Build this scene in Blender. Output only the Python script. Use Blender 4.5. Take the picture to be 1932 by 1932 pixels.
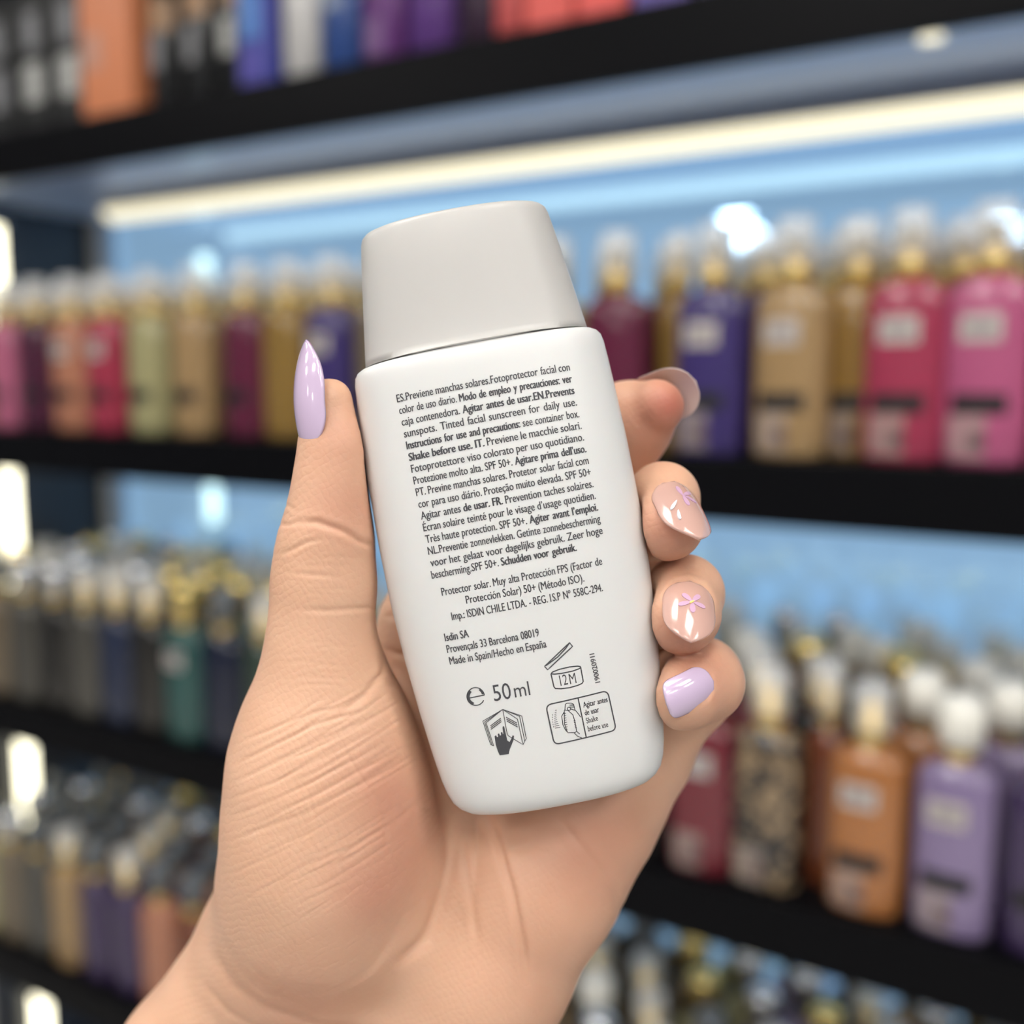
import bpy, bmesh, math, random
import numpy as np
from mathutils import Vector, Matrix

random.seed(7)
for o in list(bpy.data.objects):
    bpy.data.objects.remove(o)
scene = bpy.context.scene
COL = scene.collection

# ------------------------------------------------------------------ camera
FPX = 1932.0
PITCH, YAW, CAM_H = math.radians(7.25), math.radians(30.8), 1.45
FWD = Vector((-math.sin(YAW) * math.cos(PITCH), math.cos(YAW) * math.cos(PITCH), -math.sin(PITCH)))
RGT = Vector((math.cos(YAW), math.sin(YAW), 0))
UPV = RGT.cross(FWD)
CAM = Vector((0, 0, CAM_H))
CAM_ROT = Matrix((RGT, UPV, -FWD)).transposed()
cam_data = bpy.data.cameras.new('camera')
cam = bpy.data.objects.new('camera', cam_data)
COL.objects.link(cam)
cam.matrix_world = Matrix.Translation(CAM) @ CAM_ROT.to_4x4()
cam_data.sensor_width = 36.0
cam_data.lens = 36.0
cam_data.clip_start = 0.01
cam_data.dof.use_dof = True
cam_data.dof.focus_distance = 0.201
cam_data.dof.aperture_fstop = 6.0
scene.camera = cam

# ------------------------------------------------------------------ world, exposure
world = bpy.data.worlds.new('world')
scene.world = world
world.use_nodes = True
world.node_tree.nodes['Background'].inputs[0].default_value = (0.75, 0.82, 0.9, 1)
world.node_tree.nodes['Background'].inputs[1].default_value = 0.35
scene.view_settings.view_transform = 'Standard'
scene.view_settings.look = 'None'
scene.view_settings.exposure = 0.0
scene.view_settings.gamma = 1.0
scene.view_settings.use_curve_mapping = False
scene.cycles.use_denoising = True
scene.cycles.max_bounces = 8
scene.cycles.transparent_max_bounces = 12
scene.cycles.sample_clamp_indirect = 6.0
CEILING_LAMP = 13.2        # panels in the shop ceiling
SHELF_LED = 1.12           # warm strips under the shelf boards
POST_LED = 4.0           # upright lamps on the side panel

# ------------------------------------------------------------------ materials
def mat(name, color=(0.8, 0.8, 0.8), rough=0.5, metal=0.0, spec=0.5, coat=0.0, alpha=1.0, trans=0.0,
        emit=None, estr=0.0, noise=0.0, nscale=20.0, bump=0.0, bscale=200.0, sss=0.0):
    m = bpy.data.materials.new(name)
    m.use_nodes = True
    nt = m.node_tree
    b = nt.nodes['Principled BSDF']
    b.inputs['Base Color'].default_value = (*color, 1)
    b.inputs['Roughness'].default_value = rough
    b.inputs['Metallic'].default_value = metal
    b.inputs['Specular IOR Level'].default_value = spec
    b.inputs['Coat Weight'].default_value = coat
    b.inputs['Coat Roughness'].default_value = 0.06
    b.inputs['Alpha'].default_value = alpha
    b.inputs['Transmission Weight'].default_value = trans
    if sss:
        b.inputs['Subsurface Weight'].default_value = sss
        b.inputs['Subsurface Radius'].default_value = (1, 0.5, 0.3)
        b.inputs['Subsurface Scale'].default_value = 0.002
    if emit:
        b.inputs['Emission Color'].default_value = (*emit, 1)
        b.inputs['Emission Strength'].default_value = estr
    if noise:
        tc = nt.nodes.new('ShaderNodeTexCoord')
        n = nt.nodes.new('ShaderNodeTexNoise')
        n.inputs['Scale'].default_value = nscale
        n.inputs['Detail'].default_value = 4
        nt.links.new(tc.outputs['Object'], n.inputs['Vector'])
        r = nt.nodes.new('ShaderNodeMixRGB')
        r.inputs[1].default_value = (*[c * (1 - noise) for c in color], 1)
        r.inputs[2].default_value = (*[min(1, c * (1 + noise)) for c in color], 1)
        nt.links.new(n.outputs['Fac'], r.inputs[0])
        nt.links.new(r.outputs[0], b.inputs['Base Color'])
    if bump:
        tc = nt.nodes.new('ShaderNodeTexCoord')
        n = nt.nodes.new('ShaderNodeTexNoise')
        n.inputs['Scale'].default_value = bscale
        bp = nt.nodes.new('ShaderNodeBump')
        bp.inputs['Strength'].default_value = bump
        bp.inputs['Distance'].default_value = 0.0005
        nt.links.new(tc.outputs['Object'], n.inputs['Vector'])
        nt.links.new(n.outputs['Fac'], bp.inputs['Height'])
        nt.links.new(bp.outputs['Normal'], b.inputs['Normal'])
    return m

def srgb(r, g, b):
    f = lambda v: ((v / 255 + 0.055) / 1.055) ** 2.4 if v > 10 else v / 255 / 12.92
    return (f(r), f(g), f(b))

# ------------------------------------------------------------------ mesh helpers
class MB:
    def __init__(self):
        self.v, self.f = [], []
    def box(self, x0, x1, y0, y1, z0, z1):
        n = len(self.v)
        self.v += [(x, y, z) for z in (z0, z1) for y in (y0, y1) for x in (x0, x1)]
        self.f += [tuple(n + i for i in q) for q in ((0, 2, 3, 1), (4, 5, 7, 6), (0, 1, 5, 4), (2, 6, 7, 3), (0, 4, 6, 2), (1, 3, 7, 5))]
        return self
    def grid(self, rows, closed=False):
        n = len(self.v)
        w = len(rows[0])
        for r in rows:
            self.v += [tuple(p) for p in r]
        for i in range(len(rows) - 1):
            for j in range(w if closed else w - 1):
                k = (j + 1) % w
                self.f.append((n + i * w + j, n + i * w + k, n + (i + 1) * w + k, n + (i + 1) * w + j))
        return self
    def loft(self, rings):
        n = len(self.v)
        w = len(rings[0])
        self.grid(rings, True)
        self.f.append(tuple(n + j for j in reversed(range(w))))
        e = n + (len(rings) - 1) * w
        self.f.append(tuple(e + j for j in range(w)))
        return self
    def mesh(self, name, smooth=False):
        me = bpy.data.meshes.new(name)
        me.from_pydata(self.v, [], self.f)
        me.validate()
        if smooth:
            me.polygons.foreach_set('use_smooth', [True] * len(me.polygons))
        me.update()
        return me

def link(name, me, material=None, parent=None, loc=None):
    o = bpy.data.objects.new(name, me)
    COL.objects.link(o)
    if material is not None:
        if len(me.materials) == 0:
            me.materials.append(material)
    if parent is not None:
        o.parent = parent
    if loc is not None:
        o.location = loc
    return o

def tag(o, label=None, cat=None, group=None, kind=None):
    if label: o['label'] = label
    if cat: o['category'] = cat
    if group: o['group'] = group
    if kind: o['kind'] = kind
    return o

def empty(name, loc=(0, 0, 0), rotz=0.0):
    o = bpy.data.objects.new(name, None)
    o.empty_display_size = 0.02
    COL.objects.link(o)
    o.location = loc
    o.rotation_euler = (0, 0, rotz)
    return o

def bevel_obj(o, w, seg=2):
    m = o.modifiers.new('bevel', 'BEVEL')
    m.width = w
    m.segments = seg
    m.limit_method = 'ANGLE'
    return o

def sring(z, w, d, n=2.4, seg=40, cx=0.0, cy=0.0):
    out = []
    for i in range(seg):
        a = 2 * math.pi * i / seg
        c, s = math.cos(a), math.sin(a)
        out.append((cx + w * math.copysign(abs(c) ** (2 / n), c), cy + d * math.copysign(abs(s) ** (2 / n), s), z))
    return out

# ------------------------------------------------------------------ setting: the shop
M_WALL = mat('wall_paint', srgb(118, 124, 134), 0.6, noise=0.04, nscale=3)
M_FLOOR = mat('floor_tile', srgb(196, 193, 188), 0.25, noise=0.08, nscale=4)
M_CEIL = mat('ceiling_paint', srgb(150, 152, 156), 0.7)
RX0, RX1, RY0, RY1, RZ = -4.2, 3.4, -3.6, 1.44, 2.9
def struct(name, mb, m):
    return tag(link(name, mb.mesh(name), m), kind='structure')
struct('floor', MB().box(RX0, RX1, RY0, RY1, -0.1, 0), M_FLOOR)
struct('ceiling', MB().box(RX0, RX1, RY0, RY1, RZ, RZ + 0.1), M_CEIL)
struct('wall_back', MB().box(RX0, RX1, RY1, RY1 + 0.1, 0, RZ), M_WALL)
struct('wall_front', MB().box(RX0, RX1, RY0 - 0.1, RY0, 0, RZ), M_WALL)
struct('wall_left', MB().box(RX0 - 0.1, RX0, RY0, RY1, 0, RZ), M_WALL)
struct('wall_right', MB().box(RX1, RX1 + 0.1, RY0, RY1, 0, RZ), M_WALL)

M_LAMP = mat('ceiling_lamp_diffuser', (1, 1, 1), 0.5, emit=(1.0, 0.97, 0.92), estr=CEILING_LAMP)
M_FRAME = mat('lamp_frame', srgb(235, 235, 235), 0.4)
lamp_me = MB().box(-0.28, 0.28, -0.28, 0.28, -0.012, -0.006).mesh('diffuser')
fr = MB()
fr.box(-0.31, 0.31, -0.31, -0.28, -0.02, 0).box(-0.31, 0.31, 0.28, 0.31, -0.02, 0)
fr.box(-0.31, -0.28, -0.28, 0.28, -0.02, 0).box(0.28, 0.31, -0.28, 0.28, -0.02, 0)
frame_me = fr.mesh('frame')
for i, x in enumerate((-2.6, -0.7, 0.5, 1.6, 2.7)):
    for j, y in enumerate((-2.4, -1.3, -0.2)):
        e = empty('ceiling_light', (x, y, RZ))
        tag(e, 'square white panel light set in the shop ceiling', 'ceiling light', 'panel lights in the shop ceiling')
        link('frame', frame_me, M_FRAME, e)
        link('diffuser', lamp_me, M_LAMP, e)

M_GLARE = mat('spotlight_lens', (1, 1, 1), 0.3, emit=(1.0, 0.97, 0.93), estr=22.0)
M_GLARE_BODY = mat('spotlight_housing', (0.6, 0.6, 0.62), 0.4)
for i, (x, z, r) in enumerate(((-2.106, 2.50, 0.10), (-2.00, 2.29, 0.08), (-0.62, 2.21, 0.11))):
    e = empty('wall_spotlight', (x, RY0, z))  # lamp added so that the mirror shows a bright glare
    tag(e, ['round spotlight high on the wall opposite the shelves', 'smaller round spotlight just below its neighbour on the wall opposite the shelves', 'single round spotlight apart from the other two on the opposite wall'][i], 'spotlight', 'spotlights on the opposite wall')
    ring = lambda rr, y: [(rr * math.cos(2 * math.pi * k / 24), y, rr * math.sin(2 * math.pi * k / 24)) for k in range(24)]
    link('housing', MB().loft([ring(r * 1.2, 0.0), ring(r * 1.2, 0.05), ring(r * 1.1, 0.06)]).mesh('housing', True), M_GLARE_BODY, e)
    link('lens', MB().loft([ring(r, 0.06), ring(r, 0.065)]).mesh('lens'), M_GLARE, e)

# ------------------------------------------------------------------ the shelving unit
YF, YB, XL, XR = 0.92, 1.325, -1.70, 0.45
BOARDS = [(1.732, 1.797), (1.318, 1.380), (0.896, 0.957), (0.474, 0.535)]
M_BLACK = mat('black_lacquer', (0.0035, 0.0035, 0.0045), 0.38, spec=0.07)
M_SIDE = mat('dark_side_panel', (0.018, 0.02, 0.03), 0.3)
M_UNDER = mat('brushed_underside', srgb(176, 194, 228), 0.30, metal=0.25)
M_MIRROR = mat('backlit_blue_mirror_glass', (0.42, 0.66, 0.90), 0.015, metal=0.6, emit=(0.34, 0.58, 0.86), estr=0.52)  # emission brightens the mirror beyond what it reflects
M_POST = mat('grey_corner_post', srgb(176, 178, 186), 0.4)
M_LED = mat('warm_light_strip', (1, 1, 1), 0.5, emit=(1.0, 0.90, 0.60), estr=SHELF_LED)
M_LEDV = mat('upright_lamp', (1, 1, 1), 0.5, emit=(1.0, 0.93, 0.66), estr=POST_LED)
M_CHAN = mat('lamp_channel', srgb(170, 175, 185), 0.35, metal=0.6)
SHELF_LABEL = ['top black shelf with a warm light strip beneath, carrying cartons and tubes', 'middle black shelf carrying mist bottles, running behind the held bottle',
               'lower black shelf carrying amber, lilac and wine red bottles', 'lowest black shelf in view, carrying dark capped bottles']
BAYS = [(1.380, 1.732), (0.957, 1.318), (0.535, 0.896), (0.06, 0.474)]
def boxes(name, m, parent, *b):
    mb = MB()
    p = parent.location if parent is not None else Vector((0, 0, 0))
    for q in b:
        mb.box(q[0] - p.x, q[1] - p.x, q[2] - p.y, q[3] - p.y, q[4] - p.z, q[5] - p.z)
    return link(name, mb.mesh(name), m, parent)
for k, (z0, z1) in enumerate(BOARDS):
    sh = empty('display_shelf', ((XL + XR) / 2, YF, z0))
    tag(sh, SHELF_LABEL[k], 'shelf', 'black display shelves')
    boxes('shelf_board', M_BLACK, sh, (XL, XR, YF + 0.012, YB, z1 - 0.012, z1))
    bevel_obj(boxes('fascia', M_BLACK, sh, (XL, XR, YF, YF + 0.012, z0, z1)), 0.002)
    boxes('underside_panel', M_UNDER, sh, (XL, XR, YF + 0.012, YB, z0 + 0.022, z0 + 0.026))
    boxes('light_channel', M_CHAN, sh, (-1.50, XR, 1.165, 1.215, z0 + 0.006, z0 + 0.022))
    mb = MB()
    mb.grid([[(x - sh.location.x, 1.19 - YF + 0.021 * math.cos(a), 0.006 + 0.019 * math.sin(a)) for a in [math.pi + math.pi * i / 12 for i in range(13)]] for x in (-1.50, XR - 0.01)])
    mb.f.append(tuple(range(13)))
    ls = link('light_strip', mb.mesh('light_strip', True), M_LED, sh)
    ls['label'] = 'glowing warm white light strip'
    if k == 0:     # small round spotlight standing in for a ceiling lamp's reflection in the underside
        mb = MB()
        mb.loft([[(-0.169 - sh.location.x + r * math.cos(a), 1.009 - YF + r * math.sin(a), z - z0) for a in [2 * math.pi * i / 20 for i in range(20)]] for z, r in ((1.753, 0.011), (1.751, 0.011))])
        link('spotlight', mb.mesh('spotlight'), M_LED, sh)
for i, (z0, z1) in enumerate(BAYS):
    tag(boxes('wall_mirror', M_MIRROR, None, (XL + 0.03, XR, YB, YB + 0.005, z0 - 0.02, z1 + 0.03)), kind='structure')
tag(boxes('wall_panel', mat('black_back', (0.01, 0.01, 0.012), 0.4), None, (XL, XR, YB, YB + 0.005, 1.79, 2.35)), kind='structure')
tag(boxes('wall_side_panel', M_SIDE, None, (XL - 0.03, XL, YF + 0.10, YB + 0.01, 0, 2.35)), kind='structure')
tag(boxes('trim_1', M_POST, None, (XL, XL + 0.03, YB - 0.03, YB, 0, 2.35)), kind='structure')
tag(boxes('trim_2', M_BLACK, None, (XL, XR, YF + 0.03, YB, 0, 0.06)), kind='structure')
LAMP_LABEL = ['upright warm lamp on the side panel, beside the yellow mist bottle', 'upright warm lamp in the bay under the middle shelf', 'upright warm lamp in the bay under the lower shelf', 'upright warm lamp in the bottom bay']
for i, (z0, z1) in enumerate(BAYS):
    e = empty('upright_lamp', (-1.683, 1.09, z0))
    tag(e, LAMP_LABEL[i], 'lamp', 'upright lamps on the side panel')
    h = z1 - z0
    link('diffuser', MB().loft([[(0.014 * math.cos(a), 0.014 * math.sin(a), z) for a in [2 * math.pi * j / 16 for j in range(16)]] for z in (0.006, h - 0.02)]).mesh('diffuser', True), M_LEDV, e)
    link('end_cap', MB().box(-0.016, 0.016, -0.016, 0.016, 0, 0.006).box(-0.016, 0.016, -0.016, 0.016, h - 0.02, h - 0.012).mesh('end_cap'), M_CHAN, e)

# ------------------------------------------------------------------ bottles and cartons on the shelves
M_GOLD = mat('gold_collar', (0.83, 0.60, 0.22), 0.25, metal=0.9)
M_CAPS = {
    'clear': mat('clear_cap', (0.92, 0.94, 0.95), 0.08, alpha=0.42, spec=0.8),
    'white': mat('white_cap', (0.86, 0.84, 0.76), 0.22, coat=0.5),
    'silver': mat('silver_cap', (0.75, 0.76, 0.78), 0.16, metal=0.95),
    'smoke': mat('smoke_cap', (0.10, 0.11, 0.12), 0.12, coat=0.6),
    'gold': mat('gold_cap', (0.86, 0.66, 0.26), 0.18, metal=0.95),
}
M_PAPER = mat('white_label', (0.56, 0.50, 0.47), 0.5, alpha=0.8)
M_BAND = mat('black_label_band', (0.012, 0.011, 0.012), 0.4)
M_PALE = mat('pale_label', (0.55, 0.45, 0.40), 0.5, alpha=0.42)
BODY_PROF = [(0.0, 0.0300, 0.0190), (0.0015, 0.0325, 0.0205), (0.006, 0.0338, 0.0215), (0.05, 0.0345, 0.0220), (0.12, 0.0345, 0.0220),
             (0.140, 0.0340, 0.0215), (0.148, 0.0320, 0.0200), (0.153, 0.0260, 0.0170), (0.1565, 0.0170, 0.0140), (0.158, 0.0135, 0.0125), (0.160, 0.0125, 0.0122)]
def front_patch(z0, z1, u0, u1, off=0.0006):
    prof = np.array(BODY_PROF)
    rows = []
    for i in range(7):
        z = z0 + (z1 - z0) * i / 6
        w, d = np.interp(z, prof[:, 0], prof[:, 1]), np.interp(z, prof[:, 0], prof[:, 2])
        row = []
        for j in range(11):
            x = w * (u0 + (u1 - u0) * j / 10)
            y = -d * (1 - abs(x / w) ** 2.6) ** (1 / 2.6) - off
            row.append((x, y, z))
        rows.append(row)
    return MB().grid(rows)
def cyl(prof, seg=24):
    return MB().loft([[(r * math.cos(2 * math.pi * i / seg), r * math.sin(2 * math.pi * i / seg), z) for i in range(seg)] for z, r in prof])
BODY_ME = MB().loft([sring(z, w, d, 2.6, 36) for z, w, d in BODY_PROF])
COLLAR_ME = cyl([(0.158, 0.0135), (0.160, 0.0150), (0.182, 0.0150), (0.184, 0.011), (0.200, 0.0105), (0.202, 0.006)]).mesh('collar', True)
COLLAR_ME.materials.append(M_GOLD)
CAP_ME = {}
for k in M_CAPS:
    if k == 'clear':
        c = cyl([(0.1735, 0.0166), (0.1735, 0.0190), (0.214, 0.0180), (0.218, 0.0160), (0.219, 0.011)])
    elif k in ('silver', 'smoke', 'gold'):
        c = cyl([(0.1735, 0.0150), (0.176, 0.0185), (0.205, 0.0195), (0.213, 0.0175), (0.218, 0.0125), (0.2195, 0.005)])
    else:
        c = cyl([(0.1735, 0.0160), (0.1740, 0.0205), (0.200, 0.0215), (0.212, 0.0190), (0.218, 0.0130), (0.2195, 0.005)])
    CAP_ME[k] = c.mesh('cap', True)
    CAP_ME[k].materials.append(M_CAPS[k])
LABEL_ME = front_patch(0.103, 0.126, -0.62, 0.36).mesh('paper_label', True); LABEL_ME.materials.append(M_PAPER)
LINE_ME = front_patch(0.111, 0.118, -0.45, 0.20, 0.0010).mesh('label_print', True); LINE_ME.materials.append(mat('grey_print', (0.25, 0.23, 0.23), 0.5))
BAND_ME = front_patch(0.043, 0.060, -0.72, 0.55).mesh('dark_band', True); BAND_ME.materials.append(M_BAND)
LOW_ME = front_patch(0.006, 0.042, -0.78, 0.10).mesh('lower_label', True); LOW_ME.materials.append(M_PALE)
EMBLEM_ME = front_patch(0.014, 0.028, -0.25, 0.10, 0.0011).mesh('emblem', True); EMBLEM_ME.materials.append(mat('dark_emblem', (0.10, 0.06, 0.06), 0.5))
BODY_CACHE = {}
def spotted():
    m = mat('leopard_print', (0.02, 0.018, 0.016), 0.2, coat=0.4)
    nt = m.node_tree
    tc = nt.nodes.new('ShaderNodeTexCoord'); n = nt.nodes.new('ShaderNodeTexNoise'); r = nt.nodes.new('ShaderNodeValToRGB')
    n.inputs['Scale'].default_value = 75; n.inputs['Detail'].default_value = 2
    r.color_ramp.elements[0].position = 0.50; r.color_ramp.elements[0].color = (0.016, 0.014, 0.014, 1)
    r.color_ramp.elements[1].position = 0.60; r.color_ramp.elements[1].color = (0.30, 0.21, 0.12, 1)
    nt.links.new(tc.outputs['Object'], n.inputs['Vector']); nt.links.new(n.outputs['Fac'], r.inputs[0])
    nt.links.new(r.outputs[0], nt.nodes['Principled BSDF'].inputs['Base Color'])
    return m
def body_mesh(color, noise=0.12):
    key = (color, noise)
    if key not in BODY_CACHE:
        me = BODY_ME.mesh('bottle_body', True)
        me.materials.append(mat('tinted_liquid', color, 0.14, spec=0.5, coat=0.4, noise=noise, nscale=60) if noise < 1 else spotted())
        BODY_CACHE[key] = me
    return BODY_CACHE[key]
def mist_bottle(x, y, z, color, cap, label, group, parts=('label', 'band'), rot=0.0, noise=0.12, scale=(1, 1, 1)):
    e = empty('mist_bottle', (x, y, z), rot)
    e.scale = scale
    tag(e, label, 'bottle', group)
    link('bottle_body', body_mesh(color, noise), None, e)
    link('collar', COLLAR_ME, None, e)
    link('cap', CAP_ME[cap], None, e)
    if 'label' in parts:
        l = link('paper_label', LABEL_ME, None, e)
        link('label_print', LINE_ME, None, l)
    if 'band' in parts:
        link('dark_band', BAND_ME, None, e)
    if 'low' in parts:
        l = link('lower_label', LOW_ME, None, e)
        link('emblem', EMBLEM_ME, None, l)
    return e

C = dict(plum=srgb(112, 22, 62), deep=srgb(88, 24, 58), gold=srgb(160, 122, 38), mustard=srgb(168, 124, 34), purple=srgb(66, 48, 122), tan=srgb(186, 148, 92),
         peach=srgb(206, 130, 92), red=srgb(186, 40, 84), crimson=srgb(190, 34, 74), pink=srgb(206, 84, 138), rose=srgb(210, 100, 140), cream=srgb(186, 178, 120),
         wine=srgb(130, 24, 44), black=srgb(40, 36, 36), orange=srgb(196, 120, 44), rust=srgb(132, 62, 20), lilac=srgb(150, 128, 176), violet=srgb(70, 50, 96),
         blue=srgb(52, 66, 104), navy=srgb(34, 44, 78), teal=srgb(62, 126, 120), green=srgb(80, 100, 84), grey=srgb(110, 106, 96), smoke=srgb(60, 56, 50),
         yellow=srgb(196, 160, 30), sand=srgb(160, 140, 110))
for k_ in C:
    C[k_] = tuple(0.72 * (0.84 * v + 0.16 * sum(C[k_]) / 3) for v in C[k_])
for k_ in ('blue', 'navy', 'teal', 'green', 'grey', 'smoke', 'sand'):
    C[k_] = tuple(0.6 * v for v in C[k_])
# (centre x, colour, parts, words for the label)
MID = [(-1.62, 'yellow', (), 'yellow', 'at the end beside the upright lamp'),
       (-1.545, 'gold', (), 'golden', 'next to the yellow bottle by the upright lamp'),
       (-1.46, 'rose', ('band',), 'dusty pink', 'at the lamp end of the row'),
       (-1.385, 'deep', ('band',), 'wine purple', 'next to the dusty pink one'),
       (-1.305, 'peach', ('label', 'band'), 'orange', 'between wine purple and crimson bottles'),
       (-1.228, 'crimson', ('label', 'band'), 'crimson', 'next to the cream bottle'),
       (-1.142, 'cream', ('band',), 'cream', 'the palest on the middle shelf'),
       (-1.055, 'tan', ('band',), 'honey brown', 'beside the thumb side cream bottle'),
       (-0.962, 'plum', ('band',), 'magenta', 'above the raised thumb nail tip'),
       (-0.893, 'gold', (), 'amber', 'behind the thumb nail'),
       (-0.822, 'purple', ('label',), 'purple white labelled', 'between the thumb and the white cap'),
       (-0.745, 'sand', ('band',), 'beige', 'hidden behind the white bottle cap'),
       (-0.67, 'rose', ('band',), 'rosy', 'hidden behind the white bottle cap'),
       (-0.595, 'tan', ('label',), 'light brown', 'hidden behind the white bottle cap'),
       (-0.520, 'cream', ('band',), 'yellowish', 'hidden behind the white bottle shoulder'),
       (-0.447, 'plum', (), 'dark magenta', 'just above the index finger'),
       (-0.392, 'gold', (), 'slim gold', 'between dark magenta and purple bottles'),
       (-0.346, 'purple', ('label', 'band', 'low'), 'purple', 'beside the index fingertip'),
       (-0.268, 'tan', ('label', 'band', 'low'), 'golden tan', 'next to the purple bottle by the fingertip'),
       (-0.217, 'mustard', ('band', 'low'), 'mustard', 'squeezed behind the golden tan one'),
       (-0.168, 'red', ('label', 'band', 'low'), 'raspberry', 'next to the big pink bottle'),
       (-0.102, 'pink', ('label', 'band', 'low'), 'bright pink', 'the largest pink one on the middle shelf'),
       (-0.032, 'rose', ('label', 'band', 'low'), 'soft pink', 'cut by the picture edge on the middle shelf')]
def fill_row(rows, z, caps, shelfname, depth, dy, y0=0.958):
    rnd = random.Random(int(z * 1000))
    for i, (x, cname, parts, word, where) in enumerate(rows):
        slim = 'slim' in word
        sc = (0.62, 0.8, 1.0) if slim else (1.0 if i < len(rows) - 3 else 1.0, 1, 1)
        back = 0.032 if 'squeezed' in where or slim else 0.0
        cap = caps(i, 0, rnd)
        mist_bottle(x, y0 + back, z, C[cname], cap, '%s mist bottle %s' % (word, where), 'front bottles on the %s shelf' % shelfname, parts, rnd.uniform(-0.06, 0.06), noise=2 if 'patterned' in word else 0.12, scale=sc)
        for r in range(1, depth(i)):
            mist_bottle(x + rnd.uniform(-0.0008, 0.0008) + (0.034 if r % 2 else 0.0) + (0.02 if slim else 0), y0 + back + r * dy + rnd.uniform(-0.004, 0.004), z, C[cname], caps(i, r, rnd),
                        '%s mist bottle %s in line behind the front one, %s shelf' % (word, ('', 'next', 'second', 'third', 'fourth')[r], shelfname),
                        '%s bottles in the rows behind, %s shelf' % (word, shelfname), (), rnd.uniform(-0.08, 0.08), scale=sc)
fill_row(MID, 1.380, lambda i, r, rnd: 'clear', 'middle', lambda i: 4, 0.072)

for x, cn, w, wh in ((0.04, 'tan', 'pale brown', 'beyond the soft pink one, outside the picture'), (0.112, 'purple', 'indigo', 'third from the soft pink one, outside the picture'),
                     (0.184, 'crimson', 'scarlet', 'fourth from the soft pink one, outside the picture'), (0.256, 'cream', 'straw', 'fifth from the soft pink one, outside the picture')):
    mist_bottle(x, 0.958, 1.380, C[cn], 'clear', '%s mist bottle %s' % (w, wh), 'front bottles on the middle shelf', ('label', 'band', 'low'))
LOW = [(-1.60, 'cream', (), 'glowing pale', 'beside the lower upright lamp'),
       (-1.525, 'sand', (), 'beige glass', 'near the lower upright lamp'),
       (-1.45, 'grey', (), 'grey glass', 'on the lower shelf near the lamp'),
       (-1.375, 'smoke', (), 'smoky brown', 'on the lower shelf behind the thumb side'),
       (-1.305, 'grey', (), 'ash grey', 'beside a slate blue bottle'),
       (-1.235, 'blue', (), 'slate blue', 'on the lower shelf by ash grey glass'),
       (-1.165, 'smoke', (), 'dark smoky', 'between slate blue and teal bottles'),
       (-1.095, 'teal', ('label',), 'teal', 'the only teal one on the lower shelf'),
       (-1.02, 'navy', (), 'navy blue', 'next to the teal one beside the thumb'),
       (-0.945, 'green', (), 'grey green', 'hidden behind the base of the thumb'),
       (-0.87, 'smoke', (), 'brown black', 'hidden behind the hand'),
       (-0.795, 'blue', (), 'dull blue', 'hidden behind the hand'),
       (-0.72, 'grey', (), 'mid grey', 'hidden behind the hand'),
       (-0.645, 'wine', (), 'deep wine', 'hidden behind the hand'),
       (-0.57, 'tan', (), 'tawny', 'hidden behind the white bottle'),
       (-0.495, 'rust', (), 'rust', 'hidden behind the white bottle'),
       (-0.42, 'black', (), 'black', 'hidden behind the little finger'),
       (-0.343, 'wine', ('label', 'low'), 'wine red', 'white labelled beside the little finger'),
       (-0.278, 'black', ('low',), 'black patterned', 'next to the wine red one'),
       (-0.228, 'rust', (), 'slim rust brown', 'squeezed between black and orange bottles'),
       (-0.183, 'orange', ('label', 'band', 'low'), 'amber orange', 'white labelled on the lower shelf'),
       (-0.107, 'lilac', ('label', 'band', 'low'), 'lilac', 'next to the amber orange one'),
       (-0.032, 'violet', ('band',), 'dark violet', 'at the picture edge of the lower shelf')]
for x, cn, w, wh in ((0.04, 'peach', 'salmon', 'beyond the dark violet one, outside the picture'), (0.112, 'teal', 'sea green', 'third from the dark violet one, outside the picture'),
                     (0.184, 'wine', 'maroon', 'fourth from the dark violet one, outside the picture'), (0.256, 'gold', 'old gold', 'fifth from the dark violet one, outside the picture')):
    mist_bottle(x, 0.958, 0.957, C[cn], 'clear', '%s mist bottle %s' % (w, wh), 'front bottles on the lower shelf', ('label', 'band', 'low'))
def lowcap(i, r, rnd):
    if i > 14:
        return ('clear' if rnd.random() < 0.7 else 'white') if r == 0 else rnd.choice(['white', 'clear', 'clear', 'white', 'gold', 'silver'])
    return rnd.choice(['clear', 'clear', 'silver', 'gold', 'smoke'])
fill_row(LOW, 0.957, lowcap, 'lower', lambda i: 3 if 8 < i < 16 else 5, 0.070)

THIRD = []
tn = ['cream', 'sand', 'grey', 'tan', 'violet', 'violet', 'peach', 'rust', 'orange', 'grey', 'green', 'smoke', 'blue', 'wine', 'tan', 'grey', 'sand', 'cream', 'lilac', 'blue', 'tan', 'grey', 'cream']
tw = ['ivory', 'oat', 'stone', 'caramel', 'aubergine', 'dusky violet', 'apricot', 'brick brown', 'burnt orange', 'pewter', 'moss', 'charcoal', 'steel blue', 'burgundy', 'toffee', 'dove grey', 'wheat', 'vanilla', 'lavender', 'ink blue', 'biscuit', 'lead grey', 'bone']
for i, (c, w) in enumerate(zip(tn, tw)):
    wh = 'on the lowest shelf in view, left of the wrist' if i < 9 else ('on the lowest shelf, behind the wrist' if i < 16 else 'under the lower shelf, right of the wrist')
    THIRD.append((-1.60 + i * 0.0713, c, (), w, wh))
def thirdcap(i, r, rnd):
    if (i, r) in ((7, 1), (8, 2), (6, 2), (9, 1)):
        return 'gold'
    if i > 13:
        return rnd.choice(['silver', 'white', 'clear', 'gold', 'silver', 'smoke'])
    return rnd.choice(['smoke', 'silver', 'smoke', 'smoke', 'clear', 'gold' if rnd.random() < 0.3 else 'smoke'])
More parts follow.
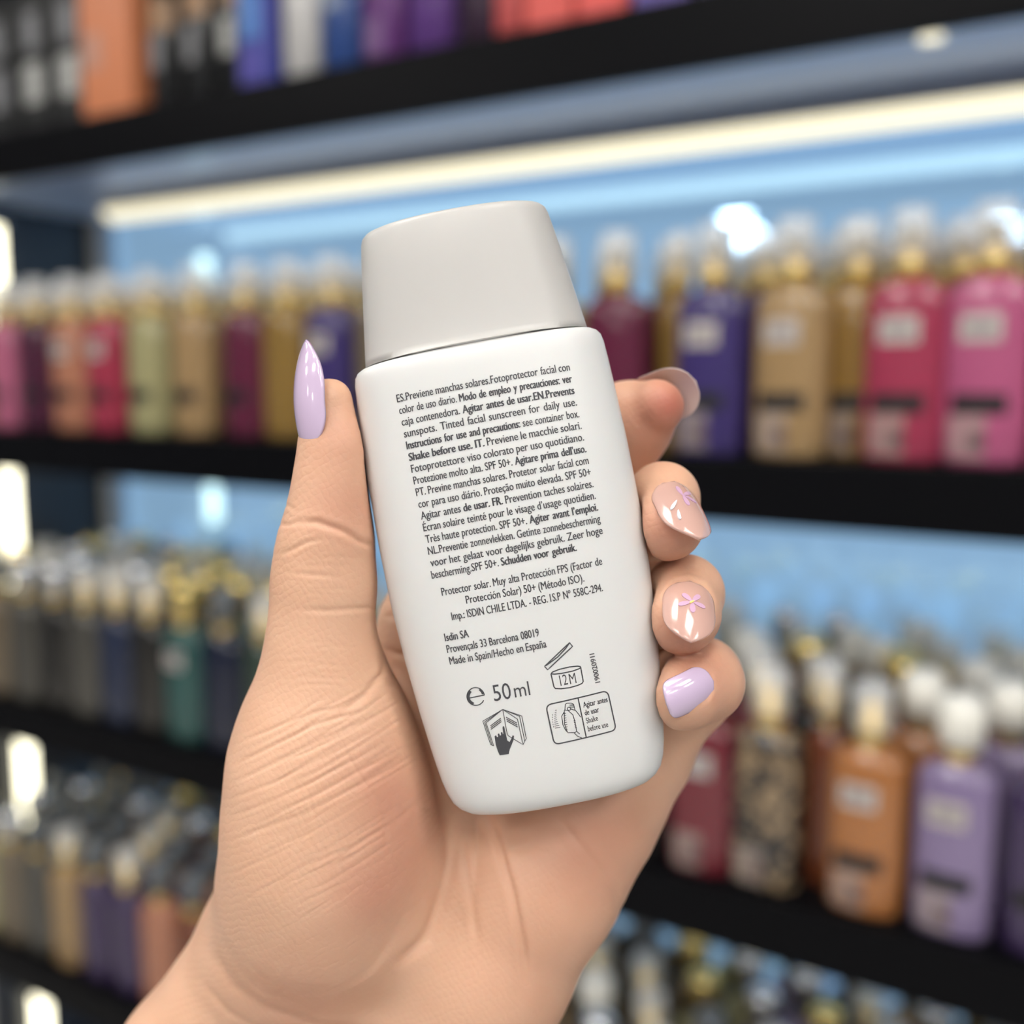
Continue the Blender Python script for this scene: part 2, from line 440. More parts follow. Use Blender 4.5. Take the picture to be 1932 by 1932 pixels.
fill_row(THIRD, 0.535, thirdcap, 'lowest', lambda i: 5 if i < 9 or i > 13 else 2, 0.070)

# cartons, tubes and bottles on the top shelf
def carton(x, y, z, w, d, h, color, label, panels, group='cartons on the top shelf', rot=0.0):
    e = empty('carton', (x, y, z), rot)
    tag(e, label, 'box', group)
    m = mat('carton_print', color, 0.4, noise=0.06, nscale=30)
    bevel_obj(link('box_body', MB().box(-w / 2, w / 2, -d / 2, d / 2, 0, h * 0.97).mesh('box_body'), m, e), 0.001)
    bevel_obj(link('lid_flap', MB().box(-w / 2 + 0.0005, w / 2 - 0.0005, -d / 2 + 0.0005, d / 2 - 0.0005, h * 0.972, h).mesh('lid_flap'), m, e), 0.001)
    for (a, b, c, t, col) in panels:
        link('printed_panel', MB().box(-w / 2 + w * a, -w / 2 + w * b, -d / 2 - 0.0006, -d / 2, h * c, h * t).mesh('printed_panel'), mat('panel_print', col, 0.45, noise=0.25, nscale=70), e)
    return e
def tube(x, y, z, w, h, color, capcol, label, panels, group='tubes and bottles on the top shelf', captop=0.28):
    e = empty('squeeze_tube', (x, y, z))
    tag(e, label, 'tube', group)
    d = w * 0.62
    hb = h * (1 - captop)
    prof = [(0, w * .46, d * .46), (0.002, w * .5, d * .5), (hb * .9, w * .5, d * .5), (hb * .97, w * .46, d * .46), (hb, w * .3, d * .34)]
    link('tube_body', MB().loft([sring(a, b, c, 3, 28) for a, b, c in prof]).mesh('tube_body', True), mat('tube_plastic', color, 0.3, coat=0.3), e)
    prof = [(hb, w * .36, d * .42), (hb + 0.002, w * .42, d * .46), (h * .98, w * .38, d * .42), (h, w * .33, d * .36)]
    link('cap', MB().loft([sring(a, b, c, 2.4, 28) for a, b, c in prof]).mesh('cap', True), mat('tube_cap', capcol, 0.3), e)
    for (a, b, c, t, col) in panels:
        rows = []
        for i in range(4):
            row = []
            for j in range(9):
                xx = w * .5 * (a + (b - a) * j / 8)
                row.append((xx, -d * .5 * (1 - abs(xx / (w * .5)) ** 3) ** (1 / 3) - 0.0006, hb * (c + (t - c) * i / 3)))
            rows.append(row)
        link('printed_panel', MB().grid(rows).mesh('printed_panel', True), mat('panel_print', col, 0.45, noise=0.2, nscale=70), e)
    return e
ZT = 1.797
W1, G1 = (0.42, 0.42, 0.40), (0.20, 0.20, 0.21)
for i, x in enumerate((-1.505, -1.425, -1.345, -1.268)):
    carton(x, 0.968, ZT, 0.066, 0.045, 0.19, (0.010, 0.010, 0.010), ['black carton nearest the post end of the top shelf', 'second black carton of the top shelf with pale print', 'third black carton of the top shelf with pale print', 'black carton right beside the orange one on the top shelf'][i],
           [(0.2, 0.8, 0.22, 0.50, W1 if i > 1 else G1), (0.25, 0.75, 0.60, 0.85, G1)], 'black cartons on the top shelf')
carton(-1.180, 0.962, ZT, 0.100, 0.05, 0.21, srgb(206, 126, 84), 'wide orange carton on the top shelf', [(0.04, 0.42, 0.30, 0.52, srgb(190, 140, 120))])
for i, x in enumerate((-1.090, -1.026, -0.962)):
    tube(x, 0.962, ZT, 0.050, 0.19, (0.012, 0.012, 0.012), srgb(40, 36, 30), ['black tube with tan band beside the orange carton', 'middle one of the three black tan-banded tubes', 'black tan-banded tube beside the blue carton'][i],
         [(-0.9, 0.9, 0.70 + 0.05 * i, 0.99, srgb(150, 116, 84)), (-0.8, 0.15, 0.36, 0.68, G1 if i < 2 else W1)], 'black tubes on the top shelf')
carton(-0.917 + 0.0, 0.966, ZT, 0.058, 0.045, 0.17, srgb(34, 44, 140), 'royal blue carton on the top shelf', [(0.1, 0.6, 0.35, 0.75, srgb(66, 120, 190)), (0.05, 0.7, 0.05, 0.28, srgb(66, 60, 150))])
tube(-0.853, 0.958, ZT, 0.052, 0.18, srgb(188, 186, 184), srgb(180, 180, 180), 'white tube beside the royal blue carton', [])
tube(-0.795, 0.962, ZT, 0.056, 0.18, srgb(42, 70, 130), srgb(140, 150, 165), 'denim blue tube beside the white tube', [(-0.7, 0.2, 0.55, 0.95, srgb(130, 142, 165))])
tube(-0.733, 0.960, ZT, 0.056, 0.18, srgb(96, 48, 112), srgb(150, 125, 110), 'purple tube nearest the denim blue one', [(-0.8, 0.2, 0.62, 0.98, srgb(140, 115, 110)), (-0.8, 0.2, 0.1, 0.4, srgb(110, 75, 125))])
tube(-0.671, 0.962, ZT, 0.058, 0.18, srgb(88, 52, 120), srgb(140, 120, 110), 'second purple tube beside the dark plum one', [(-0.7, 0.3, 0.66, 0.98, srgb(140, 125, 120))])
tube(-0.615, 0.972, ZT, 0.044, 0.17, srgb(48, 22, 46), srgb(80, 75, 50), 'dark plum tube between purple and coral items', [])
tube(-0.572, 0.960, ZT, 0.036, 0.17, srgb(190, 82, 80), srgb(160, 150, 150), 'slim coral tube with grey top', [(-0.8, 0.5, 0.45, 0.98, srgb(160, 140, 140))])
carton(-0.520, 0.962, ZT, 0.052, 0.04, 0.16, srgb(216, 90, 82), 'coral carton beside the slim coral tube', [])
carton(-0.462, 0.962, ZT, 0.052, 0.04, 0.16, srgb(220, 88, 82), 'coral carton beside the lavender one', [])
carton(-0.400, 0.962, ZT, 0.054, 0.04, 0.16, srgb(104, 88, 160), 'lavender carton at the frame top', [])
carton(-0.335, 0.962, ZT, 0.054, 0.04, 0.16, srgb(60, 50, 90), 'dark indigo carton beside the lavender one', [])

# ------------------------------------------------------------------ the sunscreen bottle in the hand
# frame of the held things: x to the right, y up, z towards the viewer, millimetres
def held_matrix(x, y, z, roll=0.0):
    return Matrix.Translation(CAM + RGT * (x / 1000) + UPV * (y / 1000) + FWD * (-z / 1000)) @ CAM_ROT.to_4x4() @ Matrix.Rotation(roll, 4, 'Z')
def cam_mm(px, py, zmm):
    return ((px - 966) * zmm / FPX, (py - 966) * zmm / FPX, zmm)      # right, down, away

ROLL = math.radians(10.5)
BZ = 211.0                                   # distance of the bottle's middle plane
K = BZ / FPX                                 # mm per pixel on that plane
BC = cam_mm(955, 959, BZ)
BODY_W = np.array([(-302, 212), (-300.5, 221), (-296, 229), (-288, 234.5), (-275, 237.5), (-240, 240), (-200, 242), (-100, 246.5), (0, 248), (50, 248), (150, 245.5),
                   (250, 239), (350, 229.5), (430, 220), (480, 212.5), (505, 206.5), (524, 199), (537, 188), (546, 174), (551, 155), (553, 128)], float) * K
BODY_D = [max(0.0, 13.8 * (w / (248 * K)) ** 1.3) for w in BODY_W[:, 1]]
CAP_W = np.array([(-303.5, 205), (-304, 212), (-330, 208.5), (-400, 198.5), (-500, 184), (-530, 179), (-540, 175.5), (-546, 169), (-549, 158)], float) * K
CAP_D = [12.6 - 2.0 * i / 5 if i < 6 else 10.6 * CAP_W[i, 1] / CAP_W[5, 1] for i in range(len(CAP_W))]
NEXP = 2.35
def bottle_front(x, t):
    """depth of the front surface, mm towards the viewer, at x (right) and t (down the axis)"""
    w = np.interp(t, BODY_W[:, 0], BODY_W[:, 1])
    d = np.interp(t, BODY_W[:, 0], BODY_D)
    u = np.clip(np.abs(x / w), 0, 0.999)
    return d * (1 - u ** NEXP) ** (1 / NEXP)
def on_bottle(px, py):
    """pixel of the photograph -> (x, t) on the bottle's front, mm"""
    z = BZ - 10
    for _ in range(8):
        X, Y, _z = cam_mm(px, py, z)
        dx, dy = X - BC[0], Y - BC[1]
        x = dx * math.cos(ROLL) - dy * math.sin(ROLL)
        t = dx * math.sin(ROLL) + dy * math.cos(ROLL)
        z = BZ - float(bottle_front(x, t))
    return x, t

M_BOTTLE = mat('white_satin_plastic', (0.68, 0.68, 0.67), 0.30, spec=0.5, sss=0.15)
M_CAPP = mat('white_cap_plastic', (0.50, 0.485, 0.465), 0.36, spec=0.45, sss=0.1)
M_INK = mat('grey_ink', srgb(66, 66, 70), 0.5)
base_t = BODY_W[-1, 0]
bott = bpy.data.objects.new('sunscreen_bottle', None)
bott.empty_display_size = 0.02
COL.objects.link(bott)
bott.matrix_world = held_matrix(BC[0], -BC[1], -BZ, ROLL) @ Matrix.Translation((0, -base_t / 1000, 0))
tag(bott, 'small white sunscreen bottle with fine grey printing held in the hand', 'bottle')
def bl(x, t, d):                              # bottle coordinates mm -> local metres
    return (x / 1000, (base_t - t) / 1000, d / 1000)
def loft_bottle(tab, dep, top_dome=None):
    rings = []
    for (t, w), d in zip(tab, dep):
        rings.append([bl(p[0], t, -p[1]) for p in sring(0, w, d, NEXP, 96)])
    return rings
def dense(tab, dep, n):
    t = np.array(tab)
    out, dd = [], []
    for i in range(len(t) - 1):
        for k in range(n):
            f = k / n
            out.append(t[i] * (1 - f) + t[i + 1] * f)
            dd.append(dep[i] * (1 - f) + dep[i + 1] * f)
    out.append(t[-1]); dd.append(dep[-1])
    return np.array(out), dd
body_rings = loft_bottle(*dense(BODY_W, BODY_D, 2))
bo = link('bottle_body', MB().loft(body_rings).mesh('bottle_body', True), M_BOTTLE, bott)
cr = loft_bottle(*dense(CAP_W, CAP_D, 2))
tw, td = CAP_W[-1, 1], CAP_D[-1]
for f, dt in ((0.8, 0.5), (0.5, 0.9), (0.2, 1.1)):
    cr.append([bl(p[0], CAP_W[-1, 0] - dt, -p[1]) for p in sring(0, tw * f, td * f, NEXP, 96)])
co = link('cap', MB().loft(cr).mesh('cap', True), M_CAPP, bott)
co['label'] = 'smooth white tapered cap'

# printing -----------------------------------------------------------
def place_print(name, verts, faces, off=0.05):
    """verts are (x, t) in bottle mm; laid on the curved front"""
    v = np.array(verts, float)
    d = bottle_front(v[:, 0], v[:, 1]) + off
    mb = MB()
    mb.v = [bl(a, b, c) for (a, b), c in zip(v, d)]
    mb.f = [tuple(f) for f in faces]
    return link(name, mb.mesh(name), M_INK, bott)
DG = bpy.context.evaluated_depsgraph_get
GLYPH = {}
def word_mesh(txt, bold):
    key = (txt, bold)
    if key in GLYPH:
        return GLYPH[key]
    cu = bpy.data.curves.new('glyphs', 'FONT')
    cu.body = txt
    cu.size = 1.0
    cu.resolution_u = 3
    o = bpy.data.objects.new('glyphs', cu)
    COL.objects.link(o)
    dg = DG()
    dg.update()
    me = o.evaluated_get(dg).to_mesh()
    v = np.array([(p.co.x, p.co.y) for p in me.vertices], float).reshape(-1, 2)
    f = [tuple(p.vertices) for p in me.polygons]
    o.evaluated_get(dg).to_mesh_clear()
    bpy.data.objects.remove(o)
    bpy.data.curves.remove(cu)
    if bold > 0:              # heavier strokes: the same outline printed again a hair to each side
        n0 = len(v)
        f0 = list(f)
        v = np.vstack([v, v + (bold, bold * 0.25), v - (bold, bold * 0.25)])
        f = f0 + [tuple(i + n0 for i in q) for q in f0] + [tuple(i + 2 * n0 for i in q) for q in f0]
    GLYPH[key] = (v, f)
    return GLYPH[key]
CAPH = word_mesh('E', 0.0)[0][:, 1].max()
REG, BOLD = 0.022, 0.046
def text_line(runs, p0, p1=None, caph=1.52, sx=0.80, name='text_line', min_gap=0.22, weight=None):
    """runs: [(text, bold)]; from pixel p0 (baseline start) to p1 (baseline end); words justified between"""
    a = np.array(on_bottle(*p0)); b = np.array(on_bottle(*p1)) if p1 else None
    words = []
    for txt, bold in runs:
        for w in txt.split():
            words.append((w, bold))
    ms = [word_mesh(w, (BOLD if bd else REG) if weight is None else weight) for w, bd in words]
    sy = caph / CAPH
    widths = [m[0][:, 0].max() - m[0][:, 0].min() for m in ms]
    tot = sum(widths)
    n = len(ms)
    if b is not None:
        L = float(np.linalg.norm(b - a))
        ex = (b - a) / L
        g = min_gap * sy
        if n == 1:
            k = L / tot
            gap = 0
        else:
            k = min(sx * sy, (L - g * (n - 1)) / tot)
            gap = (L - k * tot) / (n - 1)
    else:
        k = sx * sy
        gap = 0.22 * sy
        ex = np.array((1.0, 0.0))
    ey = np.array((ex[1], -ex[0]))            # up on the bottle is minus t
    V, F = [], []
    cur = 0.0
    for (v, f), w in zip(ms, widths):
        base = len(V)
        x0 = v[:, 0].min()
        for p in v:
            q = a + ex * (cur + (p[0] - x0) * k) + ey * (p[1] * sy)
            V.append((q[0], q[1]))
        F += [tuple(base + i for i in face) for face in f]
        cur += w * k + gap
    return place_print(name, V, F)

R_, B_ = False, True
LINES = [
    [('ES.Previene manchas solares.Fotoprotector facial con', R_)],
    [('color de uso diario.', R_), ('Modo de empleo y precauciones: ver', B_)],
    [('caja contenedora.', R_), ('Agitar antes de usar.EN.Prevents', B_)],
    [('sunspots. Tinted facial sunscreen for daily use.', R_)],
    [('Instructions for use and precautions:', B_), ('see container box.', R_)],
    [('Shake before use. IT.', B_), ('Previene le macchie solari.', R_)],
    [('Fotoprotettore viso colorato per uso quotidiano.', R_)],
    [('Protezione molto alta. SPF 50+.', R_), ('Agitare prima dell\u2019uso.', B_)],
    [('PT. Previne manchas solares. Protetor solar facial com', R_)],
    [('cor para uso di\u00e1rio. Prote\u00e7\u00e3o muito elevada. SPF 50+', R_)],
    [('Agitar antes', R_), ('de usar. FR.', B_), ('Prevention taches solaires.', R_)],
    [('\u00c9cran solaire teint\u00e9 pour le visage d\u2019usage quotidien.', R_)],
    [('Tr\u00e8s haute protection. SPF 50+.', R_), ('Agiter avant l\u2019emploi.', B_)],
    [('NL.Preventie zonnevlekken. Getinte zonnebescherming', R_)],
    [('voor het gelaat voor dagelijks gebruik. Zeer hoge', R_)],
]
for i, runs in enumerate(LINES):
    f = i / 14.0
    p0 = (749.5 + (813 - 749.5) * f, 759.5 + (1069 - 759.5) * f)
    p1 = (1076 + (1138 - 1076) * f, 699 + (1007 - 699) * f)
    text_line(runs, p0, p1)
text_line([('bescherming.SPF 50+.', R_), ('Schudden voor gebruik.', B_)], (815, 1092), (1089, 1039))
text_line([('Protector solar. Muy alta Protecci\u00f3n FPS (Factor de', R_)], (834, 1124), (1137, 1065))
text_line([('Protecci\u00f3n Solar) 50+ (M\u00e9todo ISO).', R_)], (880, 1139), (1103, 1097))
text_line([('Imp.: ISDIN CHILE LTDA. - REG. 1S.P N\u00ba 558C-294.', R_)], (853, 1170), (1138, 1115))
text_line([('Isdin SA', R_)], (840, 1210), (885.5, 1202), weight=0.03)
text_line([('Proven\u00e7als 33 Barcelona 08019', R_)], (844, 1232), (1018, 1200))
text_line([('Made in Spain/Hecho en Espa\u00f1a', R_)], (849, 1254), (1032, 1221))
text_line([('50', R_)], (933, 1323), (966, 1317.5), caph=3.15, weight=0.0, name='volume_text')
text_line([('ml', R_)], (972, 1316), (1001, 1311), caph=2.75, weight=0.0, name='volume_text')
text_line([('12', R_)], (1058, 1294), (1072, 1291), caph=2.05, name='period_text', weight=0.0)
text_line([('M', R_)], (1076, 1291), (1088, 1288.5), caph=2.05, name='period_text', weight=0.0)
text_line([('19002091I', R_)], (1132.5, 1287), (1121, 1232), caph=0.98, name='batch_text')
text_line([('Agitar antes', B_)], (1101, 1335), (1147, 1324), caph=1.08, name='shake_text', weight=0.03)
text_line([('de usar', B_)], (1104, 1350), (1131, 1343), caph=1.08, name='shake_text', weight=0.03)
text_line([('Shake', R_)], (1107, 1365), (1129, 1359), caph=1.08, name='shake_text', weight=0.015)
text_line([('before use', R_)], (1110, 1380), (1148, 1371), caph=1.08, name='shake_text', weight=0.015)

def strokes(name, lines, width=0.22):
    """printed outlines from pixel polylines"""
    V, F = [], []
    for ln in lines:
        wd = width
        if isinstance(ln, tuple):
            ln, wd = ln
        pts = []
        P = [np.array(on_bottle(*p)) for p in ln]
        for i in range(len(P) - 1):
            n = max(1, int(np.linalg.norm(P[i + 1] - P[i]) / 0.7))
            for k in range(n):
                pts.append(P[i] + (P[i + 1] - P[i]) * k / n)
        pts.append(P[-1])
        pts = np.array(pts)
        for i in range(len(pts)):
            tdir = pts[min(i + 1, len(pts) - 1)] - pts[max(i - 1, 0)]
            tdir = tdir / (np.linalg.norm(tdir) + 1e-9)
            nn = np.array((-tdir[1], tdir[0])) * wd / 2
            V += [tuple(pts[i] + nn), tuple(pts[i] - nn)]
            if i:
                b = len(V) - 4
                F.append((b, b + 1, b + 3, b + 2))
    return place_print(name, V, F)
def arc(cx, cy, rx, ry, a0, a1, rot=0.0, n=24):
    out = []
    for i in range(n + 1):
        a = math.radians(a0 + (a1 - a0) * i / n)
        x, y = rx * math.cos(a), ry * math.sin(a)
        c, s = math.cos(rot), math.sin(rot)
        out.append((cx + x * c - y * s, cy + x * s + y * c))
    return out
def Z8(x, y):                                  # crop of the lower print, 8.05 px per pixel
    return (1000 + x / 8.05, 1180 + y / 8.05)
def Z3(x, y):                                  # larger crop, 4.39 px per pixel
    return (780 + x / 4.391, 1020 + y / 4.391)
# open-jar symbol
strokes('open_jar_symbol', [
    [Z8(x, y) for x, y in ((220, 622), (268, 672), (645, 318), (600, 260), (220, 622))],
    [Z8(x, y) for x, y in ((240, 612), (420, 480), (540, 350), (598, 268))],
    [Z8(x, y) for x, y in ((318, 735), (340, 708), (440, 668), (600, 630), (720, 618), (765, 625), (770, 640), (740, 660), (640, 695), (480, 728), (370, 740), (318, 735))],
    [Z8(x, y) for x, y in ((318, 735), (362, 930), (385, 958), (470, 962), (600, 945), (720, 912), (790, 880), (808, 850), (768, 632))]], 0.24)
# estimated sign: a heavy round e
strokes('estimated_sign', [(arc(897.5, 1314, 16.5, 16.8, -180, 0, -ROLL), 0.20), (arc(897.5, 1314, 16.5, 16.8, 35, 180, -ROLL), 0.20),
                           ([Z3(445, 1308), Z3(590, 1278)], 0.22), (arc(899, 1314, 15.8, 15, 120, 235, -ROLL), 0.62), (arc(896.5, 1313.5, 15.4, 15.6, -48, -4, -ROLL), 0.50)])
# shake-before-use box
def rrect(pts, r=0.16):
    out = []
    n = len(pts)
    for i in range(n):
        p, a, b = np.array(pts[i]), np.array(pts[i - 1]), np.array(pts[(i + 1) % n])
        q0 = p + (a - p) / np.linalg.norm(a - p) * r
        q1 = p + (b - p) / np.linalg.norm(b - p) * r
        for k in range(7):
            f = k / 6
            out.append(tuple((1 - f) ** 2 * q0 + 2 * f * (1 - f) * p + f * f * q1))
    out.append(out[0])
    return out
box = rrect([Z8(240, 1212), Z8(1178, 990), Z8(1310, 1590), Z8(370, 1812)], 11)
strokes('shake_symbol', [(box, 0.26), ([Z8(730, 1105), Z8(856, 1710)], 0.24),
    [Z8(x, y) for x, y in ((530, 1285), (535, 1200), (555, 1182), (630, 1180), (662, 1198), (682, 1285))],
    [Z8(x, y) for x, y in ((520, 1285), (575, 1290), (650, 1355), (675, 1440), (708, 1600), (690, 1625), (575, 1628), (560, 1600), (525, 1500), (520, 1285))],
    [Z8(x, y) for x, y in ((520, 1310), (480, 1380), (490, 1440), (500, 1510), (540, 1590), (570, 1620))],
    arc(*Z8(592, 1265), 3.2, 3.0, 0, 360),
    [Z8(x, y) for x, y in ((620, 1270), (690, 1290), (740, 1350), (770, 1395))],
    [Z8(x, y) for x, y in ((700, 1600), (755, 1650))], [Z8(x, y) for x, y in ((670, 1630), (720, 1680), (800, 1715))]]
    + [([Z8(505 + 4 * k, 1340 + 34 * k), Z8(545 + 4 * k, 1334 + 34 * k)], 0.12) for k in range(8)]
    + [([Z8(660 + 6 * k, 1450 + 26 * k), Z8(690 + 5 * k, 1444 + 26 * k)], 0.12) for k in range(5)]
    + [([Z8(600 + 0, 1205 + 16 * k), Z8(665 + 3 * k, 1198 + 16 * k)], 0.10) for k in range(4)]
    + [([Z8(380 - 12 * math.sin(k / 9 * 3), 1290 + 30 * k), Z8(405 + (k ** 2) * .7 - 12 * math.sin(k / 9 * 3), 1285 + 29 * k)], 0.12) for k in range(10)]
    + [([Z8(340 - 14 * math.sin(k / 6 * 3) + 5 * k, 1350 + 36 * k), Z8(341 - 14 * math.sin(k / 6 * 3) + 6 * k, 1368 + 36 * k)], 0.12) for k in range(6)], 0.16)
# leaflet symbol: open book and pointing hand
strokes('leaflet_symbol', [
    [Z3(x, y) for x, y in ((740, 1398), (602, 1508), (665, 1700))], [Z3(x, y) for x, y in ((740, 1398), (575, 1495), (640, 1690), (665, 1700))],
    [Z3(x, y) for x, y in ((740, 1398), (590, 1502), (652, 1695))],
    [Z3(x, y) for x, y in ((740, 1398), (778, 1610))], [Z3(x, y) for x, y in ((740, 1398), (862, 1478), (908, 1690), (780, 1612))],
    [Z3(x, y) for x, y in ((740, 1398), (880, 1455), (922, 1660), (908, 1690))], [Z3(x, y) for x, y in ((740, 1398), (898, 1452), (935, 1640), (922, 1660))]]
    + [([Z3(638 + 2 * k, 1535 + 14 * k), Z3(725 + 2 * k, 1470 + 14 * k)], 0.17) for k in range(3)]
    + [([Z3(768 + 3 * k, 1462 + 16 * k), Z3(858 + 3 * k, 1512 + 16 * k)], 0.17) for k in range(3)], 0.14)
hand_poly = [Z3(x, y) for x, y in ((715, 1778), (790, 1768), (798, 1730), (830, 1650), (834, 1618), (822, 1612), (812, 1640), (796, 1668), (778, 1655), (768, 1610), (752, 1540), (742, 1536), (738, 1550),
                                   (745, 1600), (742, 1604), (735, 1585), (724, 1588), (726, 1612), (718, 1614), (708, 1596), (698, 1602), (702, 1626), (694, 1628), (684, 1612), (672, 1620), (682, 1690), (700, 1745))]
hv = [on_bottle(*p) for p in hand_poly]
bmh = bmesh.new()
vs = [bmh.verts.new((a, b, 0)) for a, b in hv]
bmh.faces.new(vs)
bmesh.ops.triangulate(bmh, faces=bmh.faces[:])
bmh.verts.index_update()
place_print('pointing_hand_symbol', [(v.co.x, v.co.y) for v in bmh.verts], [[v.index for v in f.verts] for f in bmh.faces], 0.05)
bmh.free()

# ------------------------------------------------------------------ the hand
# one continuous surface grown from tapered limbs (a distance field polygonised on a fine grid), millimetres: right, down, away
def J(px, py, z, r):
    return (*cam_mm(px, py, z), r)
THUMB = [J(622, 763, 208, 5.3), J(632, 850, 208.5, 6.7), J(628, 925, 209, 7.5), J(622, 1000, 210, 8.7), J(613, 1050, 211, 9.2), J(611, 1110, 212, 10.0), J(606, 1200, 213, 10.2), J(611, 1290, 215, 11.2)]
THENAR = [J(611, 1280, 215, 11.0), J(614, 1345, 217, 14.8), J(615, 1410, 219, 18.6), J(621, 1500, 221, 20.8), J(621, 1600, 223, 21.6), J(612, 1680, 227, 21.0), J(600, 1760, 235, 18)]
RADIAL = [J(605, 1660, 238, 17), J(522, 1780, 243, 17.2), J(366, 2008, 247, 18.0), J(150, 2350, 251, 19.5)]
ULNAR = [J(1115, 1490, 238, 14.5), J(1090, 1535, 236, 16.5), J(1008, 1658, 234, 18.8), J(912, 1820, 236, 19.8), J(630, 2225, 243, 20.5)]
CORE = [J(760, 1560, 246, 17), J(800, 1740, 248, 18), J(640, 1960, 250, 20), J(400, 2300, 252, 22)]
MC_I = [J(812, 1178, 243, 11.6), J(760, 1420, 246, 13.5), J(740, 1600, 244, 15)]
MC_M = [J(985, 1230, 249, 11.5), J(880, 1450, 249, 13.5), J(830, 1650, 246, 16)]
MC_R = [J(1075, 1320, 247, 11), J(980, 1480, 247, 13.5), J(920, 1660, 244, 17)]
MC_P = [J(1200, 1425, 241, 12.8), J(1140, 1490, 240, 14), J(1040, 1620, 238, 16.5)]
INDEX = [J(812, 1178, 243, 11.4), J(1040, 950, 246, 9.8), J(1150, 836, 238, 10.2), J(1187, 801, 234, 9.7), J(1238, 768, 227, 6.2)]
MIDDLE = [J(985, 1230, 249, 11.0), J(1205, 990, 243, 9.0), J(1246, 956, 236, 8.2), J(1251, 940, 219, 7.2), J(1257, 985, 210, 7.0), J(1261, 994, 208, 6.6)]
RING = [J(1075, 1320, 247, 10.8), J(1255, 1125, 241, 9.0), J(1290, 1120, 232, 8.2), J(1292, 1120, 216, 7.7), J(1286, 1160, 208, 7.3), J(1284, 1168, 206, 6.6)]
PINKY = [J(1195, 1420, 241, 11.6), J(1305, 1295, 234, 9.6), J(1322, 1280, 225, 8.6), J(1328, 1287, 214, 7.8), J(1292, 1308, 208, 6.9), J(1280, 1312, 207, 6.2)]

G0 = np.array((-128.0, -38.0, 189.0)); G1 = np.array((64.0, 196.0, 272.0)); H = 0.75
dims = np.ceil((G1 - G0) / H).astype(int) + 1
axs = [(G0[i] + H * np.arange(dims[i])).astype(np.float32) for i in range(3)]
def limb(chain, k, pad=9.0):
    """field of one chain of tapered segments, smoothly joined"""
    D = np.full(tuple(dims), 60.0, np.float32)
    for a, b in zip(chain[:-1], chain[1:]):
        pa, pb = np.array(a[:3]), np.array(b[:3])
        rm = max(a[3], b[3]) + pad
        lo = np.clip(((np.minimum(pa, pb) - rm - G0) / H).astype(int), 0, dims - 1)
        hi = np.clip(((np.maximum(pa, pb) + rm - G0) / H).astype(int) + 2, 1, dims)
        if (hi <= lo).any():
            continue
        sl = tuple(slice(l, h) for l, h in zip(lo, hi))
        x = axs[0][sl[0]][:, None, None] - np.float32(pa[0])
        y = axs[1][sl[1]][None, :, None] - np.float32(pa[1])
        z = axs[2][sl[2]][None, None, :] - np.float32(pa[2])
        ba = (pb - pa).astype(np.float32)
        h = np.clip((x * ba[0] + y * ba[1] + z * ba[2]) / np.float32(ba @ ba + 1e-6), 0, 1)
        d = np.sqrt((x - h * ba[0]) ** 2 + (y - h * ba[1]) ** 2 + (z - h * ba[2]) ** 2) - (np.float32(a[3]) + h * np.float32(b[3] - a[3]))
        D[sl] = smin(D[sl], d, k)
    return D
def smin(a, b, k):
    h = np.maximum(k - np.abs(a - b), 0) / np.float32(k)
    return np.minimum(a, b) - h * h * np.float32(k * 0.25)

palm = limb(MC_I, 4)
for c in (MC_M, MC_R, MC_P):
    palm = smin(palm, limb(c, 4), 9)
palm = smin(palm, limb(CORE, 6), 10)
arm = smin(limb(RADIAL, 5), limb(ULNAR, 5), 16)
arm = smin(arm, limb(THENAR, 6), 15)
palm = smin(palm, arm, 6)
palm = smin(palm, limb(THUMB, 4), 6)
fing = limb(INDEX, 3)
for c in (MIDDLE, RING, PINKY):
    fing = smin(fing, limb(c, 3), 0.9)
field = smin(palm, fing, 4.0)
del palm, fing, arm
# soft flesh gives way where the bottle presses
xx = axs[0][:, None, None] - np.float32(BC[0]); yy = axs[1][None, :, None] - np.float32(BC[1]); zz = axs[2][None, None, :] - np.float32(BZ)
lx = (xx * math.cos(ROLL) - yy * math.sin(ROLL))
lt = (xx * math.sin(ROLL) + yy * math.cos(ROLL))
alltab = np.vstack([CAP_W[::-1], BODY_W]); alld = np.array(list(CAP_D[::-1]) + list(BODY_D))
wi = np.interp(lt, alltab[:, 0], alltab[:, 1]).astype(np.float32)
di = np.interp(lt, alltab[:, 0], alld).astype(np.float32)
gb = (((np.abs(lx) / wi) ** NEXP + (np.abs(zz) / di) ** NEXP) ** (1 / NEXP) - 1) * np.minimum(wi, di)
gb = np.maximum(gb, np.maximum(lt - BODY_W[-1, 0], CAP_W[-1, 0] - lt))
field = -smin(-field, gb - np.float32(0.25), 1.2)
del gb, wi, di, lx, lt, xx, yy, zz

